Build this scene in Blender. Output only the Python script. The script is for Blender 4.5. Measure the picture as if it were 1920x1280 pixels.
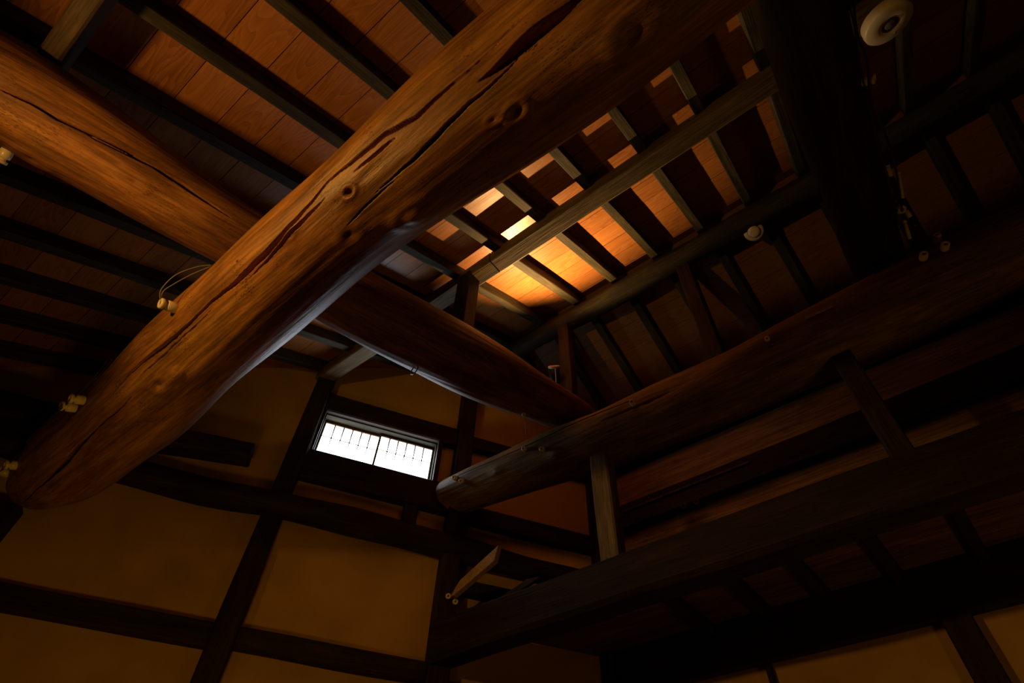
import bpy, bmesh, math, random
import numpy as np
from mathutils import Vector, Matrix

random.seed(5)
rng = np.random.default_rng(7)
for o in list(bpy.data.objects):
    bpy.data.objects.remove(o, do_unlink=True)
sc = bpy.context.scene
COL = sc.collection

# ------------------------------------------------------------------ camera
YAW, PITCH, ROLL, FPX = 0.87227039, 0.88304878, 0.04370843, 1075.9
AZ = -0.52791531                       # the window wall is skewed to the ridge
fw = np.array([math.sin(YAW)*math.cos(PITCH), math.cos(YAW)*math.cos(PITCH), math.sin(PITCH)])
r0 = np.array([math.cos(YAW), -math.sin(YAW), 0.0]); u0 = np.cross(r0, fw)
rt = r0*math.cos(ROLL)+u0*math.sin(ROLL); up = -r0*math.sin(ROLL)+u0*math.cos(ROLL)
CAM = np.array([0.0, 0.0, 1.6])
cd = bpy.data.cameras.new('camera'); cam = bpy.data.objects.new('camera', cd); COL.objects.link(cam)
cd.sensor_width = 36.0; cd.lens = FPX*36/1920; cd.clip_start = 0.02; cd.clip_end = 100
cam.matrix_world = Matrix(((rt[0], up[0], -fw[0], CAM[0]), (rt[1], up[1], -fw[1], CAM[1]),
                           (rt[2], up[2], -fw[2], CAM[2]), (0, 0, 0, 1)))
sc.camera = cam
# ------------------------------------------------------------------ view and light
sc.view_settings.view_transform = 'Standard'; sc.view_settings.look = 'None'
sc.view_settings.gamma = 1.0; sc.view_settings.use_curve_mapping = False
sc.view_settings.exposure = 0.0
world = bpy.data.worlds.new('world'); sc.world = world; world.use_nodes = True
world.node_tree.nodes['Background'].inputs[0].default_value = (0.05, 0.06, 0.08, 1)
world.node_tree.nodes['Background'].inputs[1].default_value = 0.1

def spot(name, loc, target, watts, color, angle, blend, radius):
    l = bpy.data.lights.new(name, 'SPOT'); l.energy = watts; l.color = color
    l.spot_size = math.radians(angle); l.spot_blend = blend; l.shadow_soft_size = radius
    o = bpy.data.objects.new(name, l); COL.objects.link(o); o.location = loc
    o.rotation_euler = (Vector(target)-Vector(loc)).to_track_quat('-Z', 'Y').to_euler()
    return o
def point(name, loc, watts, color, radius):
    l = bpy.data.lights.new(name, 'POINT'); l.energy = watts; l.color = color; l.shadow_soft_size = radius
    o = bpy.data.objects.new(name, l); COL.objects.link(o); o.location = loc
    return o
LAMP = (3.31, 2.20, 6.05)
spot('roof_spot_light', LAMP, (2.50, 1.62, 6.68), 400, (1, 0.54, 0.19), 114, 1.0, 0.012)
spot('log_spot_light', (-1.3, 2.2, 3.5), (0.35, 1.30, 4.30), 122, (1, 0.49, 0.10), 142, 0.9, 0.06)
spot('wall_wash_light', (0.7, 2.3, 1.6), (1.3, 4.6, 4.1), 34, (1, 0.50, 0.05), 104, 1.0, 0.2)
point('room_fill_light', (3.0, -.9, 1.7), 10, (1, 0.52, 0.08), 0.15)  # added fill for the dim right side, stands for no visible lamp
WINDOW_POWER = 8.5

# ------------------------------------------------------------------ materials
def new_mat(name):
    m = bpy.data.materials.new(name); m.use_nodes = True
    nt = m.node_tree; b = nt.nodes['Principled BSDF']
    return m, nt, b
def N(nt, t, **kw):
    n = nt.nodes.new(t)
    for k, v in kw.items():
        setattr(n, k, v)
    return n
def wood(name, c1, c2, c3, rough=0.6, stretch=14.0, scale=9.0, bump=0.3, pits=0.0, spec=0.3, blotch=0.5, object_random=0.25):
    """wood with the grain running along local X"""
    m, nt, b = new_mat(name); L = nt.links.new
    tc = N(nt, 'ShaderNodeTexCoord'); oi = N(nt, 'ShaderNodeObjectInfo')
    off = N(nt, 'ShaderNodeVectorMath', operation='SCALE'); off.inputs[0].default_value = (31, 17, 23)
    L(oi.outputs['Random'], off.inputs['Scale'])
    add = N(nt, 'ShaderNodeVectorMath', operation='ADD'); L(tc.outputs['Object'], add.inputs[0]); L(off.outputs[0], add.inputs[1])
    mp = N(nt, 'ShaderNodeMapping'); mp.inputs['Scale'].default_value = (1.0/stretch*scale, scale, scale); L(add.outputs[0], mp.inputs[0])
    n1 = N(nt, 'ShaderNodeTexNoise'); n1.inputs['Scale'].default_value = 1.0; n1.inputs['Detail'].default_value = 9; n1.inputs['Roughness'].default_value = 0.65; n1.inputs['Distortion'].default_value = 0.6
    L(mp.outputs[0], n1.inputs[0])
    mp2 = N(nt, 'ShaderNodeMapping'); mp2.inputs['Scale'].default_value = (1.4, 4.5, 4.5); L(add.outputs[0], mp2.inputs[0])
    n2 = N(nt, 'ShaderNodeTexNoise'); n2.inputs['Scale'].default_value = 1.4; n2.inputs['Detail'].default_value = 8; n2.inputs['Roughness'].default_value = 0.68; L(mp2.outputs[0], n2.inputs[0])
    mp3 = N(nt, 'ShaderNodeMapping'); mp3.inputs['Scale'].default_value = (scale*0.35, scale*9, scale*9); L(add.outputs[0], mp3.inputs[0])
    n3 = N(nt, 'ShaderNodeTexNoise'); n3.inputs['Scale'].default_value = 1.0; n3.inputs['Detail'].default_value = 3; L(mp3.outputs[0], n3.inputs[0])
    cr = N(nt, 'ShaderNodeValToRGB'); e = cr.color_ramp.elements
    e[0].position = 0.30; e[0].color = (*c1, 1); e[1].position = 0.72; e[1].color = (*c3, 1)
    k = cr.color_ramp.elements.new(0.5); k.color = (*c2, 1)
    L(n1.outputs[0], cr.inputs[0])
    mr = N(nt, 'ShaderNodeMapRange'); mr.inputs[1].default_value = 0.37; mr.inputs[2].default_value = 0.62
    mr.inputs[3].default_value = 1-blotch; mr.inputs[4].default_value = 1.0; L(n2.outputs[0], mr.inputs[0])
    mr3 = N(nt, 'ShaderNodeMapRange'); mr3.inputs[1].default_value = 0.35; mr3.inputs[2].default_value = 0.62
    mr3.inputs[3].default_value = 0.62; mr3.inputs[4].default_value = 1.08; L(n3.outputs[0], mr3.inputs[0])
    ro = N(nt, 'ShaderNodeMapRange'); ro.inputs[3].default_value = 1-object_random; ro.inputs[4].default_value = 1.0; L(oi.outputs['Random'], ro.inputs[0])
    m1 = N(nt, 'ShaderNodeMath', operation='MULTIPLY'); L(mr.outputs[0], m1.inputs[0]); L(mr3.outputs[0], m1.inputs[1])
    m2 = N(nt, 'ShaderNodeMath', operation='MULTIPLY'); L(m1.outputs[0], m2.inputs[0]); L(ro.outputs[0], m2.inputs[1])
    last = m2.outputs[0]
    hgt = N(nt, 'ShaderNodeMath', operation='MULTIPLY_ADD'); L(n3.outputs[0], hgt.inputs[0]); hgt.inputs[1].default_value = 0.35; L(n1.outputs[0], hgt.inputs[2])
    hout = hgt.outputs[0]
    if pits:
        mp4 = N(nt, 'ShaderNodeMapping'); mp4.inputs['Scale'].default_value = (38, 150, 150); L(add.outputs[0], mp4.inputs[0])
        vo = N(nt, 'ShaderNodeTexVoronoi'); vo.inputs['Scale'].default_value = 1.0; L(mp4.outputs[0], vo.inputs[0])
        n5 = N(nt, 'ShaderNodeTexNoise'); n5.inputs['Scale'].default_value = 5; L(add.outputs[0], n5.inputs[0])
        rd = N(nt, 'ShaderNodeMapRange'); rd.inputs[1].default_value = 0.45; rd.inputs[2].default_value = 0.7; rd.inputs[3].default_value = 0.04; rd.inputs[4].default_value = 0.34
        L(n5.outputs[0], rd.inputs[0])
        lt = N(nt, 'ShaderNodeMath', operation='LESS_THAN'); L(vo.outputs['Distance'], lt.inputs[0]); L(rd.outputs[0], lt.inputs[1])
        mm = N(nt, 'ShaderNodeMath', operation='MULTIPLY_ADD'); L(lt.outputs[0], mm.inputs[0]); mm.inputs[1].default_value = -pits; mm.inputs[2].default_value = 1.0
        m3 = N(nt, 'ShaderNodeMath', operation='MULTIPLY'); L(last, m3.inputs[0]); L(mm.outputs[0], m3.inputs[1]); last = m3.outputs[0]
        hh = N(nt, 'ShaderNodeMath', operation='MULTIPLY_ADD'); L(lt.outputs[0], hh.inputs[0]); hh.inputs[1].default_value = -0.35; L(hout, hh.inputs[2]); hout = hh.outputs[0]
    vm = N(nt, 'ShaderNodeVectorMath', operation='SCALE'); L(cr.outputs[0], vm.inputs[0]); L(last, vm.inputs['Scale'])
    L(vm.outputs[0], b.inputs['Base Color'])
    b.inputs['Roughness'].default_value = rough; b.inputs['Specular IOR Level'].default_value = spec
    bp = N(nt, 'ShaderNodeBump'); bp.inputs['Strength'].default_value = bump; bp.inputs['Distance'].default_value = 0.02
    L(hout, bp.inputs['Height']); L(bp.outputs[0], b.inputs['Normal'])
    return m
def plain(name, c, rough=0.5, metal=0.0, spec=0.5, noise=0.0, nscale=12):
    m, nt, b = new_mat(name); L = nt.links.new
    b.inputs['Roughness'].default_value = rough; b.inputs['Metallic'].default_value = metal; b.inputs['Specular IOR Level'].default_value = spec
    tc = N(nt, 'ShaderNodeTexCoord'); n = N(nt, 'ShaderNodeTexNoise'); n.inputs['Scale'].default_value = nscale; n.inputs['Detail'].default_value = 6
    L(tc.outputs['Object'], n.inputs[0])
    cr = N(nt, 'ShaderNodeValToRGB'); e = cr.color_ramp.elements
    e[0].position = 0.3; e[0].color = (*[x*(1-noise) for x in c], 1); e[1].position = 0.7; e[1].color = (*[min(1, x*(1+noise*0.3)) for x in c], 1)
    L(n.outputs[0], cr.inputs[0]); L(cr.outputs[0], b.inputs['Base Color'])
    return m
def boards_mat(name, c_lo, c_hi):
    """ceiling boards: grain along world Y, per-board tone from x"""
    m, nt, b = new_mat(name); L = nt.links.new
    tc = N(nt, 'ShaderNodeTexCoord'); sp = N(nt, 'ShaderNodeSeparateXYZ'); L(tc.outputs['Object'], sp.inputs[0])
    d = N(nt, 'ShaderNodeMath', operation='MULTIPLY_ADD'); L(sp.outputs[0], d.inputs[0]); d.inputs[1].default_value = 1/BW; d.inputs[2].default_value = 0.49/BW+20
    fl = N(nt, 'ShaderNodeMath', operation='FLOOR'); L(d.outputs[0], fl.inputs[0])
    wn = N(nt, 'ShaderNodeTexWhiteNoise', noise_dimensions='1D'); L(fl.outputs[0], wn.inputs['W'])
    cv = N(nt, 'ShaderNodeCombineXYZ'); 
    yo = N(nt, 'ShaderNodeMath', operation='MULTIPLY_ADD'); L(wn.outputs[0], yo.inputs[0]); yo.inputs[1].default_value = 37.0; L(sp.outputs[1], yo.inputs[2])
    L(sp.outputs[0], cv.inputs[0]); L(yo.outputs[0], cv.inputs[1]); L(wn.outputs[0], cv.inputs[2])
    mp = N(nt, 'ShaderNodeMapping'); mp.inputs['Scale'].default_value = (7.5, 0.9, 1); L(cv.outputs[0], mp.inputs[0])
    n1 = N(nt, 'ShaderNodeTexNoise'); n1.inputs['Scale'].default_value = 1.0; n1.inputs['Detail'].default_value = 1.5; n1.inputs['Distortion'].default_value = 0.4; L(mp.outputs[0], n1.inputs[0])
    # contour lines of a stretched noise make the cathedral grain
    s1 = N(nt, 'ShaderNodeMath', operation='MULTIPLY'); L(n1.outputs[0], s1.inputs[0]); s1.inputs[1].default_value = 16.0
    fr = N(nt, 'ShaderNodeMath', operation='FRACT'); L(s1.outputs[0], fr.inputs[0])
    mp3 = N(nt, 'ShaderNodeMapping'); mp3.inputs['Scale'].default_value = (110, 4, 1); L(cv.outputs[0], mp3.inputs[0])
    n3 = N(nt, 'ShaderNodeTexNoise'); n3.inputs['Scale'].default_value = 1.0; n3.inputs['Detail'].default_value = 2; L(mp3.outputs[0], n3.inputs[0])
    a1 = N(nt, 'ShaderNodeMath', operation='MULTIPLY'); L(fr.outputs[0], a1.inputs[0]); a1.inputs[1].default_value = 0.26
    a2 = N(nt, 'ShaderNodeMath', operation='MULTIPLY_ADD'); L(n3.outputs[0], a2.inputs[0]); a2.inputs[1].default_value = 0.5; L(a1.outputs[0], a2.inputs[2])
    a3 = N(nt, 'ShaderNodeMath', operation='MULTIPLY_ADD'); L(wn.outputs[0], a3.inputs[0]); a3.inputs[1].default_value = 0.30; L(a2.outputs[0], a3.inputs[2])
    cr = N(nt, 'ShaderNodeValToRGB'); e = cr.color_ramp.elements
    e[0].position = 0.15; e[0].color = (*c_hi, 1); e[1].position = 0.95; e[1].color = (*c_lo, 1)
    L(a3.outputs[0], cr.inputs[0]); L(cr.outputs[0], b.inputs['Base Color'])
    b.inputs['Roughness'].default_value = 0.38; b.inputs['Specular IOR Level'].default_value = 0.4
    bp = N(nt, 'ShaderNodeBump'); bp.inputs['Strength'].default_value = 0.12; bp.inputs['Distance'].default_value = 0.01
    L(a2.outputs[0], bp.inputs['Height']); L(bp.outputs[0], b.inputs['Normal'])
    return m
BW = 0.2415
M_log = wood('orange_log_wood', (0.17, 0.065, 0.014), (0.38, 0.165, 0.036), (0.56, 0.29, 0.07), rough=0.45, stretch=9, scale=8, bump=0.35, pits=0.7, spec=0.35, blotch=0.5, object_random=0)
M_log2 = wood('brown_log_wood', (0.10, 0.036, 0.010), (0.24, 0.098, 0.025), (0.36, 0.165, 0.05), rough=0.55, stretch=9, scale=9, bump=0.35, pits=0.6, spec=0.3, blotch=0.5, object_random=0)
M_rlog = wood('right_log_wood', (0.13, 0.07, 0.014), (0.28, 0.165, 0.034), (0.40, 0.25, 0.055), rough=0.6, stretch=9, scale=9, bump=0.4, pits=0.4, spec=0.25, blotch=0.4, object_random=0)
M_tie = wood('dark_log_wood', (0.055, 0.027, 0.009), (0.145, 0.075, 0.024), (0.25, 0.14, 0.05), rough=0.6, stretch=9, scale=9, bump=0.5, pits=0.5, spec=0.25, blotch=0.4)
M_old = wood('sooty_wood', (0.020, 0.011, 0.005), (0.038, 0.022, 0.010), (0.065, 0.040, 0.018), rough=0.65, stretch=10, scale=12, bump=0.4, spec=0.2, blotch=0.4)
M_raf = wood('rafter_wood', (0.026, 0.022, 0.010), (0.052, 0.044, 0.020), (0.09, 0.075, 0.036), rough=0.7, stretch=12, scale=14, bump=0.3, spec=0.2, blotch=0.35)
M_pur = wood('planed_wood', (0.10, 0.075, 0.035), (0.17, 0.125, 0.055), (0.25, 0.19, 0.09), rough=0.65, stretch=14, scale=12, bump=0.3, spec=0.25, blotch=0.35)
M_tan = wood('tan_wood', (0.16, 0.12, 0.055), (0.24, 0.19, 0.09), (0.32, 0.26, 0.13), rough=0.7, stretch=14, scale=14, bump=0.25, spec=0.2, blotch=0.4)
M_pan2 = wood('side_panel_wood', (0.24, 0.14, 0.045), (0.38, 0.23, 0.08), (0.50, 0.31, 0.11), rough=0.6, stretch=10, scale=6, bump=0.15, spec=0.2, blotch=0.35)
M_new = wood('fresh_tan_wood', (0.42, 0.27, 0.12), (0.55, 0.37, 0.18), (0.66, 0.47, 0.25), rough=0.6, stretch=14, scale=14, bump=0.2, spec=0.2, blotch=0.2)
M_pan = wood('panel_board_wood', (0.15, 0.075, 0.026), (0.24, 0.125, 0.045), (0.33, 0.18, 0.065), rough=0.6, stretch=10, scale=6, bump=0.15, spec=0.2, blotch=0.4)
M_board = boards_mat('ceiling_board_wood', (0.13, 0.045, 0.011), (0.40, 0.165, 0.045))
M_pl = plain('ochre_plaster', (0.52, 0.32, 0.075), rough=0.95, spec=0.1, noise=0.22, nscale=2.2)
M_por = plain('cream_porcelain', (0.78, 0.66, 0.42), rough=0.3, noise=0.15)
M_wht = plain('white_enamel', (0.58, 0.52, 0.36), rough=0.4, noise=0.05)
M_blk = plain('black_paint', (0.012, 0.012, 0.012), rough=0.4, noise=0.1)
M_wire = plain('black_cable_sheath', (0.03, 0.026, 0.02), rough=0.6, noise=0.2)
M_gwire = plain('grey_wire', (0.20, 0.18, 0.14), rough=0.6, noise=0.2)
M_steel = plain('steel', (0.55, 0.53, 0.5), rough=0.3, metal=1.0, noise=0.1)
M_floor = wood('floor_wood', (0.10, 0.05, 0.02), (0.2, 0.11, 0.05), (0.28, 0.16, 0.08))
M_lens, _nt, _b = new_mat('clear_lens'); _b.inputs['Base Color'].default_value = (0.9, 0.9, 0.9, 1); _b.inputs['Roughness'].default_value = 0.05; _b.inputs['Transmission Weight'].default_value = 0.9
M_paper, _nt, _b = new_mat('backlit_paper')
_b.inputs['Base Color'].default_value = (0.8, 0.8, 0.82, 1); _b.inputs['Roughness'].default_value = 0.9
_b.inputs['Emission Color'].default_value = (0.80, 0.88, 1.0, 1); _b.inputs['Emission Strength'].default_value = WINDOW_POWER

# ------------------------------------------------------------------ helpers
def tag(o, label=None, cat=None, group=None, kind=None):
    if label: o['label'] = label
    if cat: o['category'] = cat
    if group: o['group'] = group
    if kind: o['kind'] = kind
    return o
def mesh_obj(name, verts, faces, mat, parent=None, mw=None, smooth=False):
    me = bpy.data.meshes.new(name); me.from_pydata([tuple(map(float, v)) for v in verts], [], [tuple(map(int, f)) for f in faces])
    me.materials.append(mat)
    if smooth:
        me.polygons.foreach_set('use_smooth', [True]*len(me.polygons))
    bm = bmesh.new(); bm.from_mesh(me); bmesh.ops.recalc_face_normals(bm, faces=bm.faces); bm.to_mesh(me); bm.free()
    o = bpy.data.objects.new(name, me); COL.objects.link(o)
    if parent is not None:
        o.parent = parent
        if mw is not None: o.matrix_parent_inverse = parent.matrix_world.inverted(); 
    if mw is not None: o.matrix_world = mw if parent is None else mw
    return o
def frame(p0, p1, up=(0, 0, 1)):
    x = Vector(p1)-Vector(p0); x.normalize(); u = Vector(up); y = u.cross(x)
    if y.length < 1e-4: y = Vector((0, 1, 0)).cross(x)
    y.normalize(); z = x.cross(y)
    return Matrix(((x.x, y.x, z.x, p0[0]), (x.y, y.y, z.y, p0[1]), (x.z, y.z, z.z, p0[2]), (0, 0, 0, 1)))
def empty(name, mw):
    o = bpy.data.objects.new(name, None); COL.objects.link(o); o.matrix_world = mw; o.empty_display_size = 0.1
    return o
def wob(t, seed, amp):
    r = np.random.default_rng(seed); s = 0
    for k in range(4):
        s = s+math.sin(t*r.uniform(0.6, 5)+r.uniform(0, 6.3))*r.uniform(0.3, 1)
    return s*amp*0.4
def beam(name, p0, p1, w, h, mat, up=(0, 0, 1), ch=0.012, rough=0.004, parent=None, seed=None):
    """squared timber, length along local X, width along Y, height along Z, centred on the axis p0-p1"""
    if seed is None: seed = random.randint(0, 99999)
    mw = frame(p0, p1, up); Lh = (Vector(p1)-Vector(p0)).length
    n = max(2, int(Lh/0.12)); ch = min(ch, w*0.3, h*0.3)
    prof = [(-w/2+ch, -h/2), (w/2-ch, -h/2), (w/2, -h/2+ch), (w/2, h/2-ch), (w/2-ch, h/2), (-w/2+ch, h/2), (-w/2, h/2-ch), (-w/2, -h/2+ch)]
    V = []; F = []
    for i in range(n+1):
        t = Lh*i/n
        for j, (a, b) in enumerate(prof):
            q = j//2
            V.append((t, a+wob(t, seed+q*7+1, rough), b+wob(t, seed+q*13+2, rough)))
    for i in range(n):
        for j in range(8):
            F.append((i*8+j, i*8+(j+1) % 8, (i+1)*8+(j+1) % 8, (i+1)*8+j))
    F.append(tuple(range(7, -1, -1))); F.append(tuple(n*8+j for j in range(8)))
    o = mesh_obj(name, V, F, mat, mw=mw)
    if parent is not None:
        o.parent = parent; o.matrix_parent_inverse = parent.matrix_world.inverted()
    return o
def raydir(px, py):
    d = fw*FPX+rt*(px-960)+up*(640-py); return d/np.linalg.norm(d)
def at(px, py, n, d):
    v = raydir(px, py); n = np.array(n, float); return CAM+v*((d-n@CAM)/(n@v))
class Log:
    """round timber grown along a list of measured stations (point, radius)"""
    def __init__(s, name, st, mat, ns=200, nr=96, lump=0.012, square=0.0, cracks=(), knots=(), seed=1, bumps=()):
        P = np.array([a for a, b in st], float); R = np.array([b for a, b in st], float)
        T = np.concatenate([[0], np.cumsum(np.linalg.norm(np.diff(P, axis=0), axis=1))])
        t = np.linspace(0, T[-1], ns)
        k = max(3, int(ns*0.10)) | 1
        def sm(a):
            pad = np.concatenate([a[0]-(a[1:k//2+1][::-1]-a[0]), a, a[-1]-(a[-k//2:-1][::-1]-a[-1])])[:len(a)+2*(k//2)]
            return np.convolve(pad, np.ones(k)/k, 'valid')[:len(a)]
        c = np.stack([sm(np.interp(t, T, P[:, i])) for i in range(3)], 1); r = sm(np.interp(t, T, R))
        s.mw = frame(P[0], P[-1]); inv = np.array(s.mw.inverted())
        lc = c@inv[:3, :3].T+inv[:3, 3]; s.inv = inv
        s.lx, s.ly, s.lz, s.r = lc[:, 0], lc[:, 1], lc[:, 2], r
        th = np.linspace(0, 2*math.pi, nr, endpoint=False)
        TT, TH = np.meshgrid(s.lx, th, indexing='ij'); R2 = np.repeat(r[:, None], nr, 1)
        g = np.random.default_rng(seed); d = np.zeros_like(TT)
        for q in range(22):
            m = g.integers(1, 6); d += np.sin(TT*g.uniform(0.5, 6)+m*TH+g.uniform(0, 6.3))*g.uniform(0.2, 1)/(1+0.6*m)
        for q in range(14):
            m = g.integers(8, 34); d += np.sin(TT*g.uniform(1, 9)+m*TH+g.uniform(0, 6.3))*0.03
        d *= lump*0.5
        R2 = R2+d
        if square:
            sq = 1/np.maximum(np.abs(np.cos(TH)), np.abs(np.sin(TH))); R2 = R2*(1+square*(np.minimum(sq, 1.22)-1.1))
        for (px, py, rad, h, dim) in knots:
            hit = s.hit(px, py)
            if hit is None: continue
            x0, t0 = hit[2], hit[3]
            dx = (TT-x0)/1.5; dt = (np.mod(TH-t0+math.pi, 2*math.pi)-math.pi)*R2
            q = np.sqrt(dx*dx+dt*dt)/rad
            R2 = R2+h*np.exp(-q*q)-dim*np.exp(-(q*2.6)**2)+0.08*h*np.sin(q*9)*np.exp(-q*q*0.8)
        for (path, wid, dep) in cracks:
            hs = [s.hit(*p) for p in path]; hs = [h for h in hs if h is not None]
            if len(hs) < 2: continue
            hs.sort(key=lambda h: h[2])
            xs = np.array([h[2] for h in hs]); ts = np.unwrap(np.array([h[3] for h in hs]))
            tc = np.interp(s.lx, xs, ts)+0.004*np.sin(s.lx*19+seed)+0.003*np.sin(s.lx*47)
            u = (s.lx-xs[0])/(xs[-1]-xs[0]); w = np.where((u > 0) & (u < 1), np.clip(np.sin(np.clip(u, 0, 1)*math.pi), 0, 1)**0.8, 0)*wid*(0.75+0.35*np.sin(s.lx*6.3+wid*900))
            dt = np.abs(np.mod(TH-tc[:, None]+math.pi, 2*math.pi)-math.pi)*R2
            ww = np.maximum(w, 1e-4)[:, None]
            prof = np.clip(1.8*(1-dt/ww), 0, 1)
            R2 = R2-dep*np.minimum(1, ww/(wid*0.6))*prof*(w[:, None] > 0)
        X = TT; Y = s.ly[:, None]+R2*np.cos(TH); Z = s.lz[:, None]+R2*np.sin(TH)
        V = np.stack([X, Y, Z], -1).reshape(-1, 3)
        i, j = np.meshgrid(np.arange(ns-1), np.arange(nr), indexing='ij'); j2 = (j+1) % nr
        F = np.stack([i*nr+j, i*nr+j2, (i+1)*nr+j2, (i+1)*nr+j], -1).reshape(-1, 4)[:, ::-1]
        nv = len(V); nf = len(F)
        V = np.concatenate([V, [[s.lx[0], s.ly[0], s.lz[0]], [s.lx[-1], s.ly[-1], s.lz[-1]]]])
        caps = [(nv, (q+1) % nr, q) for q in range(nr)]+[(nv+1, (ns-1)*nr+q, (ns-1)*nr+(q+1) % nr) for q in range(nr)]
        caps = [(a, c2, b2) for a, b2, c2 in caps]
        me = bpy.data.meshes.new(name)
        me.vertices.add(len(V)); me.vertices.foreach_set('co', V.ravel())
        loops = np.concatenate([F.ravel(), np.array(caps).ravel()])
        starts = np.concatenate([np.arange(nf)*4, nf*4+np.arange(len(caps))*3])
        me.loops.add(len(loops)); me.loops.foreach_set('vertex_index', loops.astype(np.int32))
        me.polygons.add(len(starts)); me.polygons.foreach_set('loop_start', starts.astype(np.int32))
        sm_ = np.ones(len(starts), bool); sm_[nf:] = False
        me.polygons.foreach_set('use_smooth', sm_)
        me.update(calc_edges=True); me.validate(); me.materials.append(mat)
        s.o = bpy.data.objects.new(name, me); COL.objects.link(s.o); s.o.matrix_world = s.mw
    def hit(s, px, py):
        d = raydir(px, py); Rm = s.inv[:3, :3]; o = Rm@CAM+s.inv[:3, 3]; v = Rm@d
        k = np.linspace(1.0, 12, 8000); p = o+v*k[:, None]
        cy = np.interp(p[:, 0], s.lx, s.ly); cz = np.interp(p[:, 0], s.lx, s.lz); rr = np.interp(p[:, 0], s.lx, s.r)
        q = np.hypot(p[:, 1]-cy, p[:, 2]-cz); ok = (q < rr) & (p[:, 0] > s.lx[0]-0.3) & (p[:, 0] < s.lx[-1]+0.3)
        if ok.any(): i = int(np.argmax(ok))
        else: i = int(np.argmin(q-rr))
        th = math.atan2(p[i, 2]-cz[i], p[i, 1]-cy[i])
        ln = np.array([0, math.cos(th), math.sin(th)]); lp = np.array([p[i, 0], cy[i], cz[i]])+ln*rr[i]
        A = np.array(s.mw)
        return A[:3, :3]@lp+A[:3, 3], A[:3, :3]@ln, p[i, 0], th
def tube(name, pts, rad, mat, parent=None, seg=8, sub=6):
    pts = [Vector(p) for p in pts]
    if len(pts) > 2:      # catmull-rom
        q = [pts[0]*2-pts[1]]+pts+[pts[-1]*2-pts[-2]]; out = []
        for i in range(1, len(q)-2):
            for j in range(sub):
                t = j/sub; a, b, c, d = q[i-1], q[i], q[i+1], q[i+2]
                out.append(0.5*((2*b)+(c-a)*t+(2*a-5*b+4*c-d)*t*t+(3*b-a-3*c+d)*t**3))
        out.append(pts[-1]); pts = out
    V = []; F = []; n = len(pts); base = pts[0].copy()
    pu = None
    for i, p in enumerate(pts):
        d = (pts[min(i+1, n-1)]-pts[max(i-1, 0)]).normalized()
        u = (pu if pu is not None else Vector((0.3, 0.2, 1)).orthogonal()); u = (u-d*u.dot(d))
        if u.length < 1e-4: u = d.orthogonal()
        u.normalize(); pu = u; w = d.cross(u)
        for j in range(seg):
            a = 2*math.pi*j/seg; V.append(p-base+(u*math.cos(a)+w*math.sin(a))*rad)
    for i in range(n-1):
        for j in range(seg): F.append((i*seg+j, i*seg+(j+1) % seg, (i+1)*seg+(j+1) % seg, (i+1)*seg+j))
    F.append(tuple(range(seg-1, -1, -1))); F.append(tuple((n-1)*seg+j for j in range(seg)))
    o = mesh_obj(name, V, F, mat, mw=Matrix.Translation(base), smooth=True)
    if parent is not None: o.parent = parent; o.matrix_parent_inverse = parent.matrix_world.inverted()
    return o
def lathe(name, prof, mat, parent=None, seg=28, loc=(0, 0, 0), smooth=True):
    """profile (radius, z) turned about local Z"""
    V = []; F = []; n = len(prof)
    for r, z in prof:
        for j in range(seg):
            a = 2*math.pi*j/seg; V.append((r*math.cos(a)+loc[0], r*math.sin(a)+loc[1], z+loc[2]))
    for i in range(n-1):
        for j in range(seg): F.append((i*seg+j, i*seg+(j+1) % seg, (i+1)*seg+(j+1) % seg, (i+1)*seg+j))
    F.append(tuple(range(seg))); F.append(tuple((n-1)*seg+j for j in range(seg)))
    o = mesh_obj(name, V, F, mat, smooth=False)
    if smooth:
        me = o.data
        for p in me.polygons: p.use_smooth = len(p.vertices) == 4
    if parent is not None: o.parent = parent
    return o
def box(name, lo, hi, mat, parent=None, mw=None, bev=0.0):
    bm = bmesh.new(); bmesh.ops.create_cube(bm, size=1)
    lo = Vector(lo); hi = Vector(hi)
    for v in bm.verts: v.co = Vector(((v.co.x+.5)*(hi.x-lo.x)+lo.x, (v.co.y+.5)*(hi.y-lo.y)+lo.y, (v.co.z+.5)*(hi.z-lo.z)+lo.z))
    if bev: bmesh.ops.bevel(bm, geom=bm.edges[:], offset=bev, segments=2, affect='EDGES')
    me = bpy.data.meshes.new(name); bm.to_mesh(me); bm.free(); me.materials.append(mat)
    o = bpy.data.objects.new(name, me); COL.objects.link(o)
    if mw is not None: o.matrix_world = mw
    if parent is not None: o.parent = parent; o.matrix_parent_inverse = Matrix.Identity(4)
    return o
def zframe(p, n, xh=(0, 1, 0)):
    z = Vector(n).normalized(); x = Vector(xh); x = (x-z*x.dot(z)).normalized(); y = z.cross(x)
    return Matrix(((x.x, y.x, z.x, p[0]), (x.y, y.y, z.y, p[1]), (x.z, y.z, z.z, p[2]), (0, 0, 0, 1)))

# ------------------------------------------------------------------ measured planes
WT = Vector((math.cos(AZ), math.sin(AZ), 0)); WN = Vector((-math.sin(AZ), math.cos(AZ), 0)); WD = 5.0
def wp(s, z, out=0.0):                     # point of the window wall; out = towards the room
    p = WT*s+WN*(WD-out); return Vector((p.x, p.y, z))
def wall_y(x): return (WD-WN.x*x)/WN.y
RX, RZ, SL = 3.5, 7.2, 0.5                 # ridge of the boarding
def roof_z(x): return RZ-SL*abs(x-RX)
XR = 5.04                                  # side wall
YB = -4.2; XL = -2.2

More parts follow.
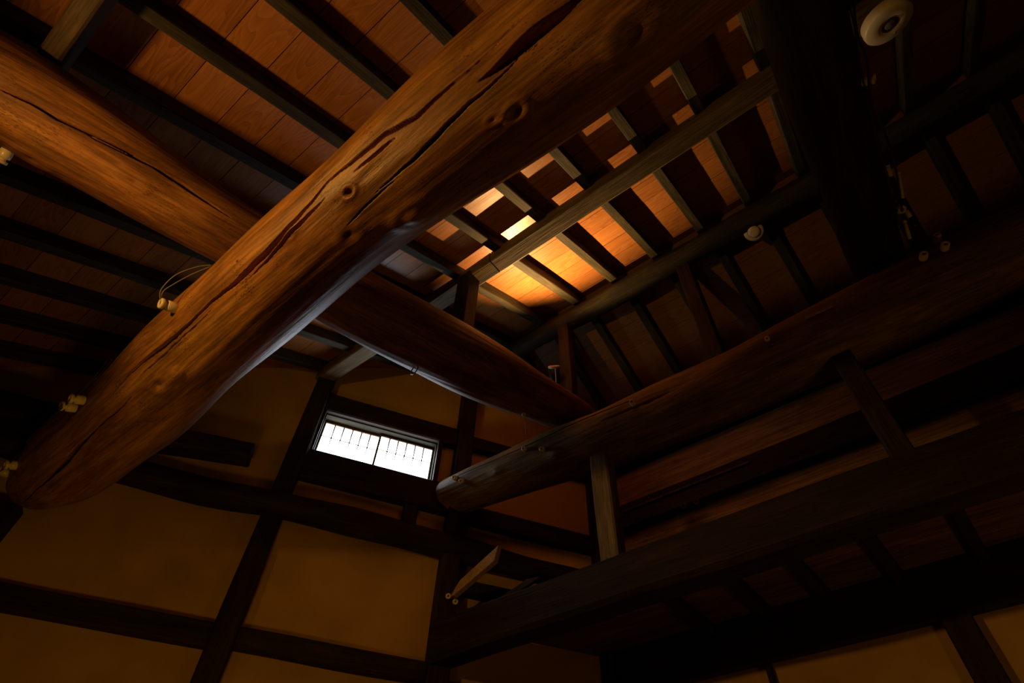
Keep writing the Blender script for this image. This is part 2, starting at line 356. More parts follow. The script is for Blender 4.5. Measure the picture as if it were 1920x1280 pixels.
# ------------------------------------------------------------------ shell
def wall_piece(V, F, s0, s1, zb0, zt0, zt1, zb1=None):
    zb1 = zb0 if zb1 is None else zb1; b = len(V)
    for o_ in (0.0, -0.12):
        V += [wp(s0, zb0, o_), wp(s1, zb1, o_), wp(s1, zt1, o_), wp(s0, zt0, o_)]
    F += [(b, b+1, b+2, b+3), (b+7, b+6, b+5, b+4), (b, b+4, b+5, b+1), (b+1, b+5, b+6, b+2), (b+2, b+6, b+7, b+3), (b+3, b+7, b+4, b)]
def s_of_x(x): return (x-WD*WN.x)/WT.x
V = []; F = []
sL, sR, sM = s_of_x(XL), s_of_x(XR), s_of_x(RX)
rz = lambda s: roof_z(s*WT.x+WD*WN.x)-0.002
W0, W1, Z0, Z1 = -0.30, 0.95, 5.29, 5.82
wall_piece(V, F, sL, W0, 0, rz(sL), rz(W0)); wall_piece(V, F, W0, W1, 0, Z0, Z0); wall_piece(V, F, W0, W1, Z1, rz(W0), rz(W1))
wall_piece(V, F, W1, sM, 0, rz(W1), rz(sM)); wall_piece(V, F, sM, sR, 0, rz(sM), rz(sR))
tag(mesh_obj('wall_back', V, F, M_pl), kind='structure')
tag(box('wall_right', (XR, YB, 0), (XR+.12, wall_y(XR)+.05, roof_z(XR)-.002), M_pl), kind='structure')
tag(box('wall_left', (XL-.12, YB, 0), (XL, wall_y(XL), roof_z(XL)-.002), M_pl), kind='structure')
V = [(XL, YB, 0), (XR, YB, 0), (XR, YB, roof_z(XR)-.002), (RX, YB, RZ-.002), (XL, YB, roof_z(XL)-.002)]
V = V+[(x, y-.12, z) for x, y, z in V]
tag(mesh_obj('wall_front', V, [(0, 1, 2, 3, 4), (9, 8, 7, 6, 5)]+[(i, i+5, (i+1) % 5+5, (i+1) % 5) for i in range(5)], M_pl), kind='structure')
tag(box('floor', (XL-.12, YB-.12, -.1), (XR+.12, wall_y(XL)+.2, 0), M_floor), kind='structure')
def roof(name, side):
    V = []; F = []
    g = 0.0022
    xs = [RX] ; 
    k0 = math.floor((XL-.3+0.49)/BW)
    if side < 0: edges = [k0*BW-0.49+i*BW for i in range(60)]; edges = [e for e in edges if e < RX-0.02]+[RX]
    else: edges = [RX+i*BW for i in range(9)]
    for a, b2 in zip(edges[:-1], edges[1:]):
        j = random.uniform(-.0012, .0012)
        a1, b1 = a+g, b2-g
        ya, yb = YB-.12, wall_y(a)+.15
        b = len(V)
        for y0, y1, dz in ((YB-.12, None, 0), (YB-.12, None, .03)):
            V += [(a1, YB-.12, roof_z(a1)+dz+j), (b1, YB-.12, roof_z(b1)+dz+j), (b1, wall_y(b1)+.13, roof_z(b1)+dz+j), (a1, wall_y(a1)+.13, roof_z(a1)+dz+j)]
        F += [(b, b+1, b+2, b+3), (b+7, b+6, b+5, b+4), (b, b+4, b+5, b+1), (b+1, b+5, b+6, b+2), (b+2, b+6, b+7, b+3), (b+3, b+7, b+4, b)]
    a, c = edges[0], edges[-1]; b = len(V)      # roof deck above the boards
    for dz in (.032, .1):
        V += [(a, YB-.12, roof_z(a)+dz), (c, YB-.12, roof_z(c)+dz), (c, wall_y(c)+.13, roof_z(c)+dz), (a, wall_y(a)+.13, roof_z(a)+dz)]
    F += [(b, b+1, b+2, b+3), (b+7, b+6, b+5, b+4), (b, b+4, b+5, b+1), (b+1, b+5, b+6, b+2), (b+2, b+6, b+7, b+3), (b+3, b+7, b+4, b)]
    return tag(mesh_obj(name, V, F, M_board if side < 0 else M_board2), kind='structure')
M_board2 = boards_mat('dark_ceiling_board_wood', (0.09, 0.044, 0.015), (0.25, 0.13, 0.045))  # darker board tone for the right slope
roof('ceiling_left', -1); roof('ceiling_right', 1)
# low loft floor beyond the squared beam, seen from below
tag(beam('ceiling_loft', (4.32, wall_y(3.6), 3.92), (4.32, YB, 3.92), 1.44, .04, M_pan, rough=0), kind='structure')
# board panels on the side wall
tag(beam('trim_1', (XR-.01, 2.75, 5.58), (XR-.01, YB, 5.58), .02, .56, M_pan2, rough=0), kind='structure')
tag(beam('trim_2', (XR-.01, 2.75, 4.53), (XR-.01, YB, 4.53), .02, 1.18, M_pan2, rough=0), kind='structure')

# ------------------------------------------------------------------ window
win = empty('window_1', frame(wp(W0, Z0), wp(W1, Z0))); tag(win, kind='structure')
# local axes of the window: x along the wall, y out of the room, z up
def wbox(name, lo, hi, mat, parent=win, bev=0.003):
    o = box(name, lo, hi, mat, bev=bev); o.matrix_world = Matrix.Identity(4); o.parent = parent; o.matrix_parent_inverse = Matrix.Identity(4); return o
wd = W1-W0; wh = Z1-Z0
fr = wbox('window_frame', (0, -.03, wh-.012), (wd, .10, wh+.012), M_raf)
wbox('window_frame', (-.012, -.03, 0), (.012, .10, wh), M_raf); wbox('window_frame', (wd-.012, -.03, 0), (wd+.012, .10, wh), M_raf)
wbox('window_sill', (0, -.05, -.02), (wd, .10, .008), M_raf)
for k in range(2):
    a, b = (0.012, wd/2+.012) if k == 0 else (wd/2-.012, wd-.012)
    y0, y1 = (.035, .055) if k else (.060, .080)
    sash = wbox('sash_rail', (a, y0, wh-.045), (b, y1, wh-.014), M_tie)
    wbox('sash_rail', (a, y0, .008), (b, y1, .022), M_tie, sash)
    wbox('stile', (a, y0, .022), (a+.022, y1, wh-.045), M_tan, sash); wbox('stile', (b-.022, y0, .022), (b, y1, wh-.045), M_tan, sash)
    wbox('paper_pane', (a+.02, y1-.004, .02), (b-.02, y1-.001, wh-.044), M_paper, sash, bev=0)
    for q in range(1, 6):
        x = a+.022+(b-a-.044)*q/6
        V = [(x-.0078, y1-.009, wh-.045), (x+.0078, y1-.009, wh-.045), (x+.0006, y1-.009, .03), (x-.0006, y1-.009, .03)]
        V += [(p[0], y1-.0045, p[2]) for p in V]
        ob = mesh_obj('glazing_bar', V, [(0, 1, 2, 3), (7, 6, 5, 4), (0, 4, 5, 1), (1, 5, 6, 2), (2, 6, 7, 3), (3, 7, 4, 0)], M_new); ob.parent = sash
        wbox('bar_joint', (x-.007, y1-.011, .302), (x+.007, y1-.0045, .314), M_tie, sash, bev=0)
    wbox('glazing_bar', (a+.022, y1-.010, .304), (b-.022, y1-.0046, .3115), M_new, sash, bev=0)

# ------------------------------------------------------------------ timber frame of the window wall
def wpost(label, s, w, z0, z1, dep=.13, mat=None, name='wall_post', out=None):
    o = beam(name, wp(s, z0, dep/2-.02 if out is None else out), wp(s, z1, dep/2-.02 if out is None else out), dep, w, mat or M_old, up=WT, rough=.006)
    return tag(o, label, 'post')
wpost('dark wall post left of the window, running from the roof purlin down out of frame', -.42, .18, 0, 6.30, .16)
wpost('dark wall post right of the window that carries the ridge and the big log', 1.24, .18, 0, 6.86, .18)
wpost('dark corner post where the window wall meets the side wall', 2.88, .16, 0, 6.33, .16)
wpost('dark wall post at the left frame edge under the big orange log', -2.28, .24, 0, 4.08, .16)
def wrail(label, s0, s1, z0, z1, dep=.10, name='wall_rail', mat=None):
    o = beam(name, wp(s0, (z0+z1)/2, dep/2-.01), wp(s1, (z0+z1)/2, dep/2-.01), dep, z1-z0, mat or M_old, rough=.006)
    return tag(o, label, 'rail')
wrail('lowest dark horizontal rail across the plaster, left of the left wall post', -5.0, -.51, 3.37, 3.54)
wrail('lowest dark horizontal rail on the plaster between the two wall posts', -.33, 1.15, 3.39, 3.545)
wrail('dark horizontal rail on the plaster below the squared beam, right of the ridge post', 1.33, 2.80, 3.30, 3.43)
wrail('wide dark board directly below the bright window', -.33, 1.15, 4.95, 5.285, .11, 'window_apron')
wrail('dark header board directly above the bright window', -.33, 1.15, 5.825, 6.07, .10, 'window_header')
wrail('upper dark rail right of the ridge post at window head height', 1.33, 2.80, 5.86, 6.03)
wrail('dark rail right of the ridge post at window sill height', 1.33, 2.80, 4.91, 5.11)
wrail('short dark rail between the ridge post and the squared beam, behind the pale plank', 1.33, 2.80, 4.17, 4.31)
wrail('narrow dark stud beside the window, left of it', -.335, -.30, 5.285, 5.825, .10, 'window_jamb')
wrail('narrow dark stud beside the window, right of it', .95, 1.0, 5.285, 5.825, .10, 'window_jamb')
wpost('short dark stud between the window apron and the curved wall log', .79, .14, 4.72, 4.95, .10, name='wall_stud')
def lg(name, st, label, cat, mat=M_tie, **kw):
    L = Log(name, st, mat, **kw); tag(L.o, label, cat); return L
st = [(wp(s, z, .10), r) for s, z, r in ((-4.6, 4.54, .11), (-3.6, 4.55, .11), (-1.8, 4.56, .11), (-.6, 4.585, .115), (.13, 4.60, .122), (1.18, 4.585, .125), (2.0, 4.55, .11), (2.8, 4.54, .10))]
lg('wall_log', st, 'long dark curved log running along the plaster wall below the window', 'log', mat=M_old, ns=200, nr=48, lump=.02, seed=3)
st = [(wp(s, z, .26), r) for s, z, r in ((-4.2, 4.73, .13), (-2.4, 4.80, .125), (-1.6, 4.83, .12), (-.77, 4.905, .10))]
lg('short_log', st, 'dark log with a sawn end stopping short of the left wall post', 'log', mat=M_old, ns=120, nr=48, lump=.016, seed=4)

# ------------------------------------------------------------------ big logs
crk = [
 ([(1115, -25), (1080, 0), (1000, 60), (960, 100), (920, 135), (893, 152)], .027, .11),
 ([(988, 12), (950, 55), (920, 90), (850, 155), (780, 220), (728, 250), (681, 289), (650, 314), (619, 339), (587, 377), (556, 411), (531, 439), (503, 470), (447, 525), (400, 563), (328, 632), (279, 671), (243, 704), (210, 743), (164, 780)], .0155, .10),
 ([(744, 257), (720, 277), (697, 296), (663, 322)], .008, .05),
 ([(612, 370), (587, 395), (556, 427), (531, 455), (503, 486), (465, 526)], .011, .07),
 ([(1030, 64), (975, 105), (930, 150), (880, 193), (835, 238), (770, 305), (700, 365)], .009, .06),
 ([(400, 578), (344, 631), (295, 677), (258, 711)], .007, .05),
 ([(256, 734), (230, 763), (197, 789), (154, 829), (115, 875), (66, 920), (40, 943)], .014, .08),
 ([(750, 330), (700, 372), (650, 425)], .005, .03),
]
kn = [(655, 360, .034, .020, .035), (655, 440, .060, .010, .015), (968, 210, .045, .022, .035), (925, 225, .03, .010, .012), (545, 440, .03, .01, .01), (300, 720, .06, .022, .03), (330, 700, .04, .018, 0), (445, 490, .012, 0, .02), (780, 400, .09, .03, 0), (1190, 60, .09, .025, .03), (265, 640, .07, .02, 0)]
MAIN = lg('main_log', [((.53, -4.1, 4.2), .31), ((.53, -.22, 4.2), .30), ((.55, .50, 4.2), .309), ((.50, 1.29, 4.2), .259), ((.53, 2.31, 4.2), .283), ((.59, 3.69, 4.2), .310), ((.615, 4.76, 4.2), .313), ((.58, 5.22, 4.24), .20)],
          'huge round orange-brown log with long drying cracks crossing the frame diagonally', 'log', mat=M_log, ns=1400, nr=620, lump=.016, cracks=crk, knots=kn, seed=11)
crk2 = [([(-20, 155), (0, 168), (60, 195), (110, 225), (160, 247), (220, 275), (290, 312), (340, 345), (400, 385), (440, 412)], .014, .06),
        ([(130, 228), (180, 262), (240, 290), (300, 318)], .008, .03)]
TIE = lg('tie_log', [((-2.15, 2.67, 4.06), .20), ((-1.5, 2.61, 4.36), .235), ((-1.0, 2.56, 4.475), .244), ((-.71, 2.53, 4.54), .25), ((-.30, 2.5, 4.59), .226), ((.265, 2.45, 4.65), .192), ((1.04, 2.385, 4.84), .236), ((1.61, 2.335, 4.975), .261), ((2.16, 2.29, 5.115), .263), ((2.83, 2.23, 5.325), .237), ((3.58, 2.16, 5.5), .182), ((3.8, 2.15, 5.53), .165)],
         'long brown log resting across the huge diagonal log and reaching the right-hand log', 'log', mat=M_log2, ns=900, nr=460, lump=.016, cracks=crk2, knots=[(60, 300, .07, .02, .02), (250, 340, .06, .012, .01)], seed=21)
RLOG = lg('right_log', [((3.5, 3.70, 5.17), .19), ((3.5, 3.59, 5.16), .212), ((3.5, 2.16, 5.02), .243), ((3.5, 1.35, 4.96), .255), ((3.5, .38, 4.93), .267), ((3.5, -.77, 4.97), .278), ((3.5, -1.42, 5.02), .25), ((3.5, -4.1, 5.02), .25)],
          'round brown log at right running from the ridge post towards the camera, with porcelain knobs', 'log', mat=M_rlog, ns=500, nr=160, lump=.018, cracks=[([(1100, 800), (1160, 775), (1230, 745), (1330, 700)], .006, .03)], knots=[(1040, 850, .05, .015, 0), (1540, 615, .07, .015, .01), (930, 885, .05, .015, 0)], seed=31)
CROSS = lg('cross_log', [((-2.15, -.90, 4.05), .20), ((.0, -.82, 4.75), .21), ((1.18, -.76, 4.99), .206), ((1.68, -.73, 5.09), .203), ((2.43, -.71, 5.24), .199), ((3.47, -.70, 5.44), .18), ((3.75, -.69, 5.49), .175)],
           'very dark cross log at upper right hung with old wires', 'log', mat=M_old, ns=300, nr=96, lump=.016, seed=41)
RIDGE = lg('ridge_log', [((RX, 3.62, 6.93), .11), ((RX, 2.3, 6.93), .112), ((RX, 1.2, 6.89), .125), ((RX, .45, 6.88), .125), ((RX, -.65, 6.88), .115), ((RX, -1.4, 6.88), .11), ((RX, -4.1, 6.9), .115)],
           'slim round ridge log at the top of the roof where both slopes meet', 'log', mat=M_raf, ns=300, nr=64, lump=.010, seed=51)

# ------------------------------------------------------------------ squared timbers
o = beam('purlin', (2.085, wall_y(2.17)-.01, 6.28), (2.085, 2.005, 6.28), .165, .16, M_pur, rough=.004); tag(o, 'squared purlin piece between the window wall and the scarf joint by the short dark post', 'beam')
o = beam('purlin', (2.085, 1.990, 6.28), (2.11, -4.1, 6.28), .165, .16, M_pur, rough=.004); tag(o, 'long squared purlin under the left slope rafters, beyond the scarf joint', 'beam')
o = beam('purlin', (-.92, wall_y(-.92)-.02, 4.755), (-.92, -4.1, 4.755), .10, .18, M_old, rough=.004); tag(o, 'squared purlin at the top left corner, disappearing behind the orange log', 'beam')
o = beam('squared_beam', (3.5, 3.60, 3.665), (3.5, -4.1, 3.665), .24, .33, M_old, rough=.01, ch=.03); tag(o, 'large black squared beam crossing the lower right, lowest of the long beams', 'beam')
def post(name, label, x, y, z0, z1, w, d, mat, **kw):
    return tag(beam(name, (x, y, z0), (x, y, z1), d, w, mat, up=(1, 0, 0), **kw), label, 'post')
post('king_post', 'slim brown post holding the ridge, beside the black spotlight', 3.5, 2.15, 5.62, 6.84, .13, .13, M_old)
post('purlin_post', 'short dark square post standing on the brown cross log under the bright purlin', 2.06, 2.30, 5.26, 6.23, .15, .16, M_old)
post('king_post', 'dark cracked post between the ridge log and the right-hand log', 3.56, .68, 5.12, 6.82, .14, .14, M_old)
post('strut_post', 'pale grey-green post between the right-hand log and the black squared beam', 3.47, 1.86, 3.80, 4.86, .14, .16, M_tan)
post('strut_post', 'dark brown post under the right-hand log nearer the right frame edge', 3.45, -.125, 3.80, 4.84, .13, .135, M_old)
# side wall timbers
def sbeam(name, label, y0, y1, z0, z1, dep=.10, mat=None, cat='rail'):
    return tag(beam(name, (XR-.02-dep/2, y0, (z0+z1)/2), (XR-.02-dep/2, y1, (z0+z1)/2), dep, z1-z0, mat or M_old, rough=.004), label, cat)
sbeam('wall_plate', 'black wall plate high on the side wall, half hidden by the right-hand log', 2.75, YB+.05, 5.84, 6.22, .14, cat='beam')
sbeam('wall_rail', 'dark track rail between the two brown board panels of the side wall', 2.75, YB+.05, 5.08, 5.37)
o = box('track_strip', (XR-.145, 1.02, 5.255), (XR-.12, 2.44, 5.275), M_tie); tag(o, 'thin reddish strip along the dark track rail of the side wall', 'strip')
sbeam('wall_header', 'black header beam under the loft joists on the side wall', 2.75, YB+.05, 3.53, 3.90, .10, cat='beam')
tag(beam('wall_post', (XR-.06, .085, 0), (XR-.06, .085, 3.55), .16, .19, M_old, up=(0, 1, 0)), 'black post in the bottom right corner beside the lit ochre panel', 'post')
tag(beam('wall_stud', (XR-.04, 1.43, 0), (XR-.04, 1.43, 3.53), .07, .045, M_old, up=(0, 1, 0)), 'thin dark upright dividing the ochre panel at the bottom of the frame', 'stud')
jl = ['loft joist nearest the window wall, faintly seen below the black squared beam', 'second loft joist from the window wall, below the black squared beam', 'third loft joist from the window wall, below the black squared beam',
      'fourth loft joist from the window wall, below the black squared beam', 'fifth loft joist from the window wall, at the right frame edge']
for k, y in enumerate((1.82, 1.31, .84, .32, -.22)):
    tag(beam('loft_joist', (3.63, y, 3.85), (XR-.13, y-.03, 3.85), .09, .10, M_old), jl[k], 'joist', 'loft joists')

# rafters
ords = ['first', 'second', 'third', 'fourth', 'fifth', 'sixth', 'seventh', 'eighth', 'ninth', 'tenth', 'eleventh', 'twelfth', 'thirteenth', 'fourteenth', 'fifteenth', 'sixteenth', 'seventeenth']
YL = [5.48, 4.98, 4.47, 3.965, 3.46, 2.945, 2.42, 1.915, 1.405, .89, .36, -.16, -.70, -1.20, -1.68, -2.2]
RW, RD = .085, .125
def rafter(x0, x1, y, lab, grp):
    n = 1 if x1 > RX+.01 else -1
    off = RD/2/math.cos(math.atan(SL))+.003
    a = (x0, y, roof_z(x0)-off); b = (x1, y, roof_z(x1)-off)
    return tag(beam('rafter', a, b, RW, RD, M_raf, rough=.004, ch=.006), lab, 'rafter', grp)
li = ri = 0
for y in YL:
    xm = min(RX-.03, (WD-.02-WN.y*(y+.05))/WN.x)
    if xm > XL+.5:
        rafter(XL+.03, xm, y, 'dark %s rafter of the left roof slope, counting from the window wall' % ords[li], 'left slope rafters'); li += 1
    x1 = min(XR-.02, (WD-.02-WN.y*(y+.05))/WN.x)
    if x1 > RX+.4:
        rafter(RX+.03, x1, y-.05, 'dark %s rafter of the right roof slope, counting from the window wall' % ords[ri], 'right slope rafters'); ri += 1

# small boards
def pix_board(name, label, cat, quad, xpl, th, mat):
    A = [at(px, py, (1, 0, 0), xpl) for px, py in quad]; b = A[0]
    V = [a-b for a in A]+[a-b+np.array([th, 0, 0]) for a in A]; n = len(A)
    F = [tuple(range(n)), tuple(range(2*n-1, n-1, -1))]+[(i, i+n, (i+1) % n+n, (i+1) % n) for i in range(n)]
    return tag(mesh_obj(name, V, F, mat, mw=Matrix.Translation(Vector(b))), label, cat)
pix_board('loose_plank', 'pale tan plank sticking out from the ridge post above the black squared beam', 'plank', [(844, 1118), (862, 1088), (934, 1022), (926, 1051), (850, 1116)], 3.46, .05, M_new)
pix_board('wood_strip', 'dark thin slanting strip lying against the top of the black squared beam', 'strip', [(925, 1128), (990, 1084), (1012, 1081), (940, 1130)], 3.42, .03, M_old)
p0, n0 = RLOG.hit(1509, 598)[:2]; p1, n1 = RLOG.hit(1562, 573)[:2]
o = beam('batten', Vector(p0)+Vector(n0)*.004, Vector(p1)+Vector(n1)*.004, .022, .012, M_new, up=n0, ch=.002, rough=0); tag(o, 'thin pale tan slat nailed to the right-hand log', 'strip')
p0, n0 = MAIN.hit(76, 806)[:2]; p1, n1 = MAIN.hit(54, 830)[:2]
o = beam('batten', Vector(p0)+Vector(n0)*.012, Vector(p1)+Vector(n1)*.012, .012, .012, M_new, up=n0, ch=.002, rough=0); tag(o, 'short pale batten on the upper edge of the huge log near the left frame edge', 'strip')

# ------------------------------------------------------------------ porcelain knobs and wires
def insulator(p, n, r, label, grp=None, h=None, proto=[None]):
    """turned porcelain knob on a screw: foot, wire groove, cap with a hole"""
    h = h or r*2.3
    if proto[0] is None:
        e = empty('porcelain_insulator', Matrix.Identity(4))
        lathe('knob_body', [(.30, -.15), (.92, -.15), (1.0, -.05), (1.0, 1.15), (.92, 1.28), (.55, 1.36), (.55, 1.62), (.60, 1.64)], M_por, e)
        lathe('knob_cap', [(.58, 1.62), (.90, 1.66), (1.0, 1.78), (1.0, 2.05), (.88, 2.2), (.45, 2.2), (.40, 2.12), (.40, 1.95), (.2, 1.94)], M_por, e)
        lathe('screw_head', [(.05, 1.9), (.28, 1.92), (.28, 2.04), (.18, 2.1), (.02, 2.1)], M_blk, e, seg=14)
        proto[0] = e; r_ = e
    else:
        r_ = proto[0].copy(); COL.objects.link(r_)
        for c in list(proto[0].children):
            cc = c.copy(); COL.objects.link(cc); cc.parent = r_
    r_.matrix_world = zframe(p, n, (0, 1, .1)) @ Matrix.Diagonal((r, r, h/2.2, 1))
    for k in ('label', 'category', 'group'):
        if k in r_: del r_[k]
    tag(r_, label, 'insulator', grp); return r_
knobs = []
CAMT = (-.5, -.25, -.6)
def knob(log, px, py, r, label, h=None, tilt=None):
    p, n = log.hit(px, py)[:2]; n = Vector(n)
    if tilt is not None: n = (n+Vector(tilt)).normalized()
    knobs.append((Vector(p), n)); insulator(p, n, r, label, 'porcelain knobs', h); return Vector(p), n
k1 = knob(MAIN, 330, 578, .030, 'cream porcelain knob on the upper edge of the huge log, below the brown log', .085)
k2 = knob(MAIN, 157, 750, .030, 'upper cream knob of the pair on the huge log, in front of the plaster', .075)
k3 = knob(MAIN, 141, 764, .031, 'lower cream knob of the pair on the huge log, in front of the plaster', .08)
k4 = knob(MAIN, 34, 872, .032, 'upper cream knob of the pair at the left frame edge on the huge log', .075)
k5 = knob(MAIN, 16, 888, .032, 'lower cream knob of the pair at the left frame edge on the huge log', .075)
k6 = knob(TIE, 12, 286, .028, 'dark-banded porcelain knob under the brown log at the left frame edge', .07)
k7 = knob(RLOG, 856, 897, .024, 'porcelain knob at the far end of the right-hand log, left of its neighbour', 0.056, CAMT)
k8 = knob(RLOG, 868, 902, .024, 'porcelain knob at the far end of the right-hand log, next to the ridge post', 0.050, CAMT)
k9 = knob(RLOG, 986, 843, .022, 'porcelain knob on the upper edge of the right-hand log where the wire passes', 0.056, CAMT)
k10 = knob(RLOG, 1018, 842, .022, 'porcelain knob facing the camera on the right-hand log near the brown log end', 0.043, CAMT)
k11 = knob(RLOG, 1188, 757, .023, 'lone porcelain knob on the right-hand log right of the brown log end', 0.056, CAMT)
k12 = knob(RLOG, 1439, 637, .019, 'small porcelain knob halfway along the right-hand log, below the smoke detector', 0.031, CAMT)
k13 = knob(RLOG, 1731, 484, .026, 'lowest of three porcelain knobs on the right-hand log at upper right', 0.056, CAMT)
k14 = knob(RLOG, 1757, 452, .026, 'porcelain knob on the right-hand log, topmost of the three at upper right', 0.062, CAMT)
k15 = knob(RLOG, 1771, 466, .026, 'porcelain knob on the right-hand log, rightmost of the three at upper right', 0.056, CAMT)
k16 = knob(TIE, 982, 772, .018, 'small bright porcelain knob under the brown log above the right-hand log', .035)
for (s, z, lab) in ((1.24, 4.075, 'porcelain knob on the ridge post just above the black squared beam'), (1.31, 4.04, 'second porcelain knob on the ridge post, close to the plaster corner')):
    insulator(wp(s, z, .16), -WN+Vector((-.2, 0, -.5)), .024, lab, 'porcelain knobs', .05)
p, n = CROSS.hit(1617, 152)[:2]; insulator(p, n, .028, 'grey porcelain knob on the right side of the dark cross log below the round lamp', 'porcelain knobs', .06)
for px, py, lab in ((1285, 950, 'dull dark knob under the side wall track rail, left one'), (1308, 942, 'dull dark knob under the side wall track rail, right one')):
    e = empty('hanger_knob', zframe(at(px, py, (1, 0, 0), XR-.13), (-1, 0, -.2)) @ Matrix.Diagonal((.75, .75, .75, 1)))
    lathe('knob_ring', [(.038, 0), (.042, .01), (.042, .05), (.03, .058), (.018, .05), (.018, .01)], M_tie, e); lathe('knob_core', [(.004, 0), (.012, 0), (.012, .055), (.004, .06)], M_blk, e, seg=12)
    tag(e, lab, 'knob', 'track rail knobs')
def tip(k, f=.1): return k[0]+k[1]*f
def wire(pts, r, label, mat=M_wire, name='electric_wire'):
    return tag(tube(name, pts, r, mat), label, 'wire')
def near(px, py, ref):                     # pixel ray at the distance of a reference point
    v = raydir(px, py); return Vector(CAM+v*float(np.linalg.norm(np.array(ref)-CAM)))
a = tip(k1, .07)
wire([near(397, 497, a), near(370, 500, a), near(330, 515, a), near(304, 540, a), near(300, 556, a), a], .0028, 'upper thin grey wire looping from the brown log to the porcelain knob', M_gwire)
wire([near(396, 499, a), near(360, 514, a), near(325, 533, a), near(305, 548, a), a+Vector((0, .02, 0))], .0028, 'lower thin grey wire running from the brown log to the porcelain knob', M_gwire)
a2, a3, a4, a5 = tip(k2, .057), tip(k3, .06), tip(k4, .057), tip(k5, .057)
wire([near(212, 672, a2), near(190, 700, a2), near(165, 722, a2), a2, near(122, 760, a3), near(70, 815, a4), a4, near(-10, 890, a5)], .0045, 'black cable over the upper knobs in front of the left plaster')
wire([near(205, 672, a3), near(180, 703, a3), near(150, 733, a3), a3, near(105, 775, a3), near(55, 825, a5), a5, near(-20, 905, a5)], .0045, 'black cable over the lower knobs in front of the left plaster')
def rl(px, py, o=.02):
    p, n = RLOG.hit(px, py)[:2]; return Vector(p)+Vector(n)*o
wire([rl(856, 898, .035), rl(920, 868), rl(986, 842, .035), rl(1060, 805), rl(1130, 775), rl(1188, 755, .035)], .005, 'thin cable along the top of the right-hand log between the porcelain knobs')
wire([rl(1640, 515, .01), rl(1700, 480, .03), rl(1757, 450, .04), rl(1830, 425, .03), rl(1925, 385, .03)], .006, 'thin cable along the right-hand log past the three knobs at upper right')
def cr(px, py, o=.03):
    p, n = CROSS.hit(px, py)[:2]; return Vector(p)+Vector(n)*o
c0 = cr(1600, 120)
wire([near(1600, -10, c0), near(1607, 60, c0), near(1625, 110, c0), near(1630, 165, c0), near(1640, 210, c0), near(1660, 250, c0), near(1680, 320, c0), cr(1690, 400, .03)], .006, 'right-hand black wire hanging beside the dark cross log')
wire([near(1585, -10, c0), near(1600, 40, c0), near(1614, 130, c0), near(1628, 190, c0), near(1645, 260, c0), near(1664, 330, c0), cr(1672, 400, .03)], .005, 'left-hand black wire hugging the dark cross log')
wire([cr(1668, 395, .03), near(1662, 430, cr(1660, 440)), near(1662, 470, cr(1660, 440)), near(1672, 462, cr(1660, 440)), cr(1685, 420, .02)], .005, 'drooping black loop of wire near the end of the dark cross log')
wire([near(1690, 400, cr(1690, 400)), near(1712, 425, cr(1690, 400)), near(1735, 447, cr(1690, 400)), tip(k14, .05)], .004, 'short wire from the wire bundle to the topmost of the three knobs')
def pix_tube(name, label, a, b, r, mat, ref, cat='tube'):
    pa, pb = near(*a, ref), near(*b, ref); mwf = zframe(pa, pb-pa); Lh = (pb-pa).length
    e = empty(name, mwf)
    lathe('tube_body', [(r*.5, 0), (r, .002), (r, Lh-.002), (r*.5, Lh)], mat, e, seg=16); lathe('tube_collar', [(r*.9, Lh*.04), (r*1.25, Lh*.05), (r*1.25, Lh*.12), (r*.9, Lh*.13)], mat, e, seg=16)
    return tag(e, label, cat)
ref = cr(1690, 400)
pix_tube('porcelain_tube', 'long porcelain wire tube hanging at the end of the dark cross log', (1683, 320), (1693, 372), .012, M_por, ref)
pix_tube('porcelain_tube', 'short porcelain wire tube beside the dark cross log, above the wire bundle', (1664, 309), (1671, 331), .012, M_por, ref)
pix_tube('porcelain_tube', 'porcelain wire tube in the lower part of the wire bundle', (1695, 412), (1706, 448), .012, M_por, ref)
pix_tube('porcelain_tube', 'stubby porcelain wire tube in the middle of the wire bundle', (1699, 395), (1707, 407), .015, M_por, ref)
pix_tube('wire_connector', 'black connector in the wire bundle at the end of the dark cross log', (1668, 366), (1684, 384), .02, M_blk, ref, 'connector')
pix_tube('wire_connector', 'black connector right of the stubby tube in the wire bundle', (1704, 414), (1720, 424), .016, M_blk, ref, 'connector')
insulator(near(1684, 394, ref), (-.5, -.2, -.8), .028, 'small pale knob in the middle of the wire bundle', 'porcelain knobs', .06)
# hooks under the brown log
p, n = TIE.hit(779, 688)[:2]; p = Vector(p)
e = empty('ring_hook', zframe(p, (0, .2, -1)))
for q, (nm, pts) in enumerate((('hook_ring', [Vector((.036*math.cos(t), 0, .036*math.sin(t)+.03)) for t in np.linspace(-1.2, 4.3, 16)]), ('hook_shank', [Vector((0, 0, -.02)), Vector((0, 0, .0))]))):
    ob = tube(nm, pts, .005, M_steel); ob.parent = e; ob.matrix_parent_inverse = Matrix.Identity(4)
tag(e, 'small metal ring hook under the brown log left of the ridge post', 'hook')
p16 = tip(k16, .05)
wire([p16, near(984, 790, p16), near(986, 800, p16), near(986, 814, p16)], .003, 'short dangling cord below the small bright knob on the brown log', M_gwire, 'dangling_cord')

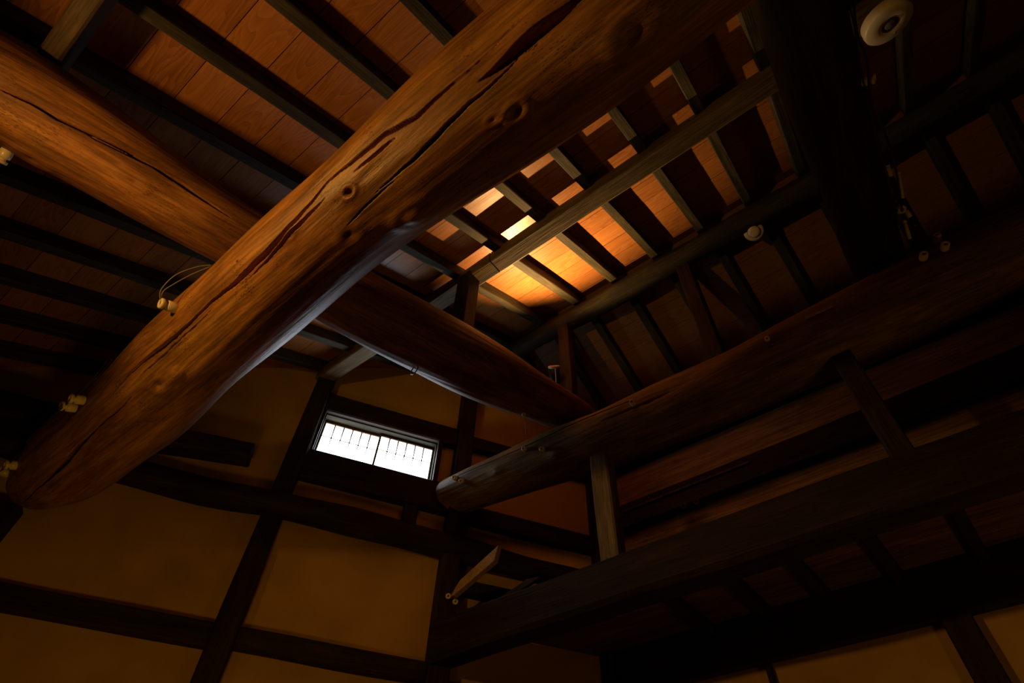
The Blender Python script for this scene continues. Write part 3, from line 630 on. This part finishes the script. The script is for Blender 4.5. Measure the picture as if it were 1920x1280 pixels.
# ------------------------------------------------------------------ fixtures
# round emergency lamp under a rafter of the left slope
nl = Vector((.447, 0, -.894))
e = empty('emergency_lamp', zframe(at(1662, 40, (-SL, 0, 1), RZ-SL*RX-.40), nl) @ Matrix.Diagonal((.74, .74, .8, 1)))
lathe('lamp_housing', [(.19, -.06), (.205, -.05), (.215, .0), (.215, .035), (.205, .05), (.11, .055), (.075, .05), (.07, .03), (.02, .03)], M_wht, e, seg=64)
lathe('lamp_reflector', [(.074, .052), (.078, .054), (.074, .056), (.055, .036), (.01, .032)], M_tie, e, seg=40)
lathe('lamp_lens', [(.045, .034), (.05, .045), (.042, .062), (.02, .07), (.004, .072)], M_lens, e, seg=32)
lathe('lamp_core', [(.012, .032), (.028, .034), (.028, .042), (.01, .046)], M_steel, e, seg=20)
ob = lathe('test_switch', [(.002, .05), (.011, .06), (.008, .06), (.002, .062)], M_steel, e, seg=14, loc=(-.04, .14, 0))
tag(e, 'round white emergency lamp at the top right corner', 'lamp')
nr_ = Vector((-.447, 0, -.894))
e = empty('smoke_detector', zframe(Vector(RIDGE.hit(1413, 434)[0])+nr_*.045, nr_))
lathe('detector_base', [(.07, -.05), (.092, -.045), (.095, .0), (.09, .012), (.06, .016)], M_por, e, seg=40)
lathe('detector_chamber', [(.058, .014), (.058, .034), (.05, .045), (.03, .05), (.004, .05)], M_por, e, seg=40)
lathe('detector_vent_gap', [(.060, .016), (.0605, .017), (.0605, .024), (.060, .025)], M_blk, e, seg=40)
tag(e, 'round cream smoke detector on the ridge of the ceiling', 'smoke detector')
# spotlight on the brown log that throws the pool of light onto the ceiling boards
aim = (Vector((2.55, 1.72, 6.72))-Vector(LAMP)).normalized()
e = empty('spotlight', zframe(Vector(LAMP), aim))
lathe('lamp_can', [(.020, -.20), (.050, -.195), (.056, -.18), (.056, -.012), (.052, -.012), (.050, -.06), (.02, -.065)], M_blk, e, seg=36)
lathe('lamp_rim', [(.052, -.03), (.058, -.03), (.060, -.008), (.055, -.006), (.052, -.01)], M_wht, e, seg=36)
ob = tube('lamp_bracket', [Vector((0, 0, -.12)), Vector((.02, .0, -.2)), Vector((.10, .02, -.30))], .008, M_blk); ob.parent = e; ob.matrix_parent_inverse = Matrix.Identity(4)
ob = tube('lamp_highlight', [Vector((-.035, .048, z_)) for z_ in (-.03, -.10, -.17)], .007, M_wht); ob.parent = e; ob.matrix_parent_inverse = Matrix.Identity(4)  # white rim and stripe carry the can's edge highlight in their colour
tag(e, 'small black spotlight on the brown log beside the ridge post', 'spotlight')
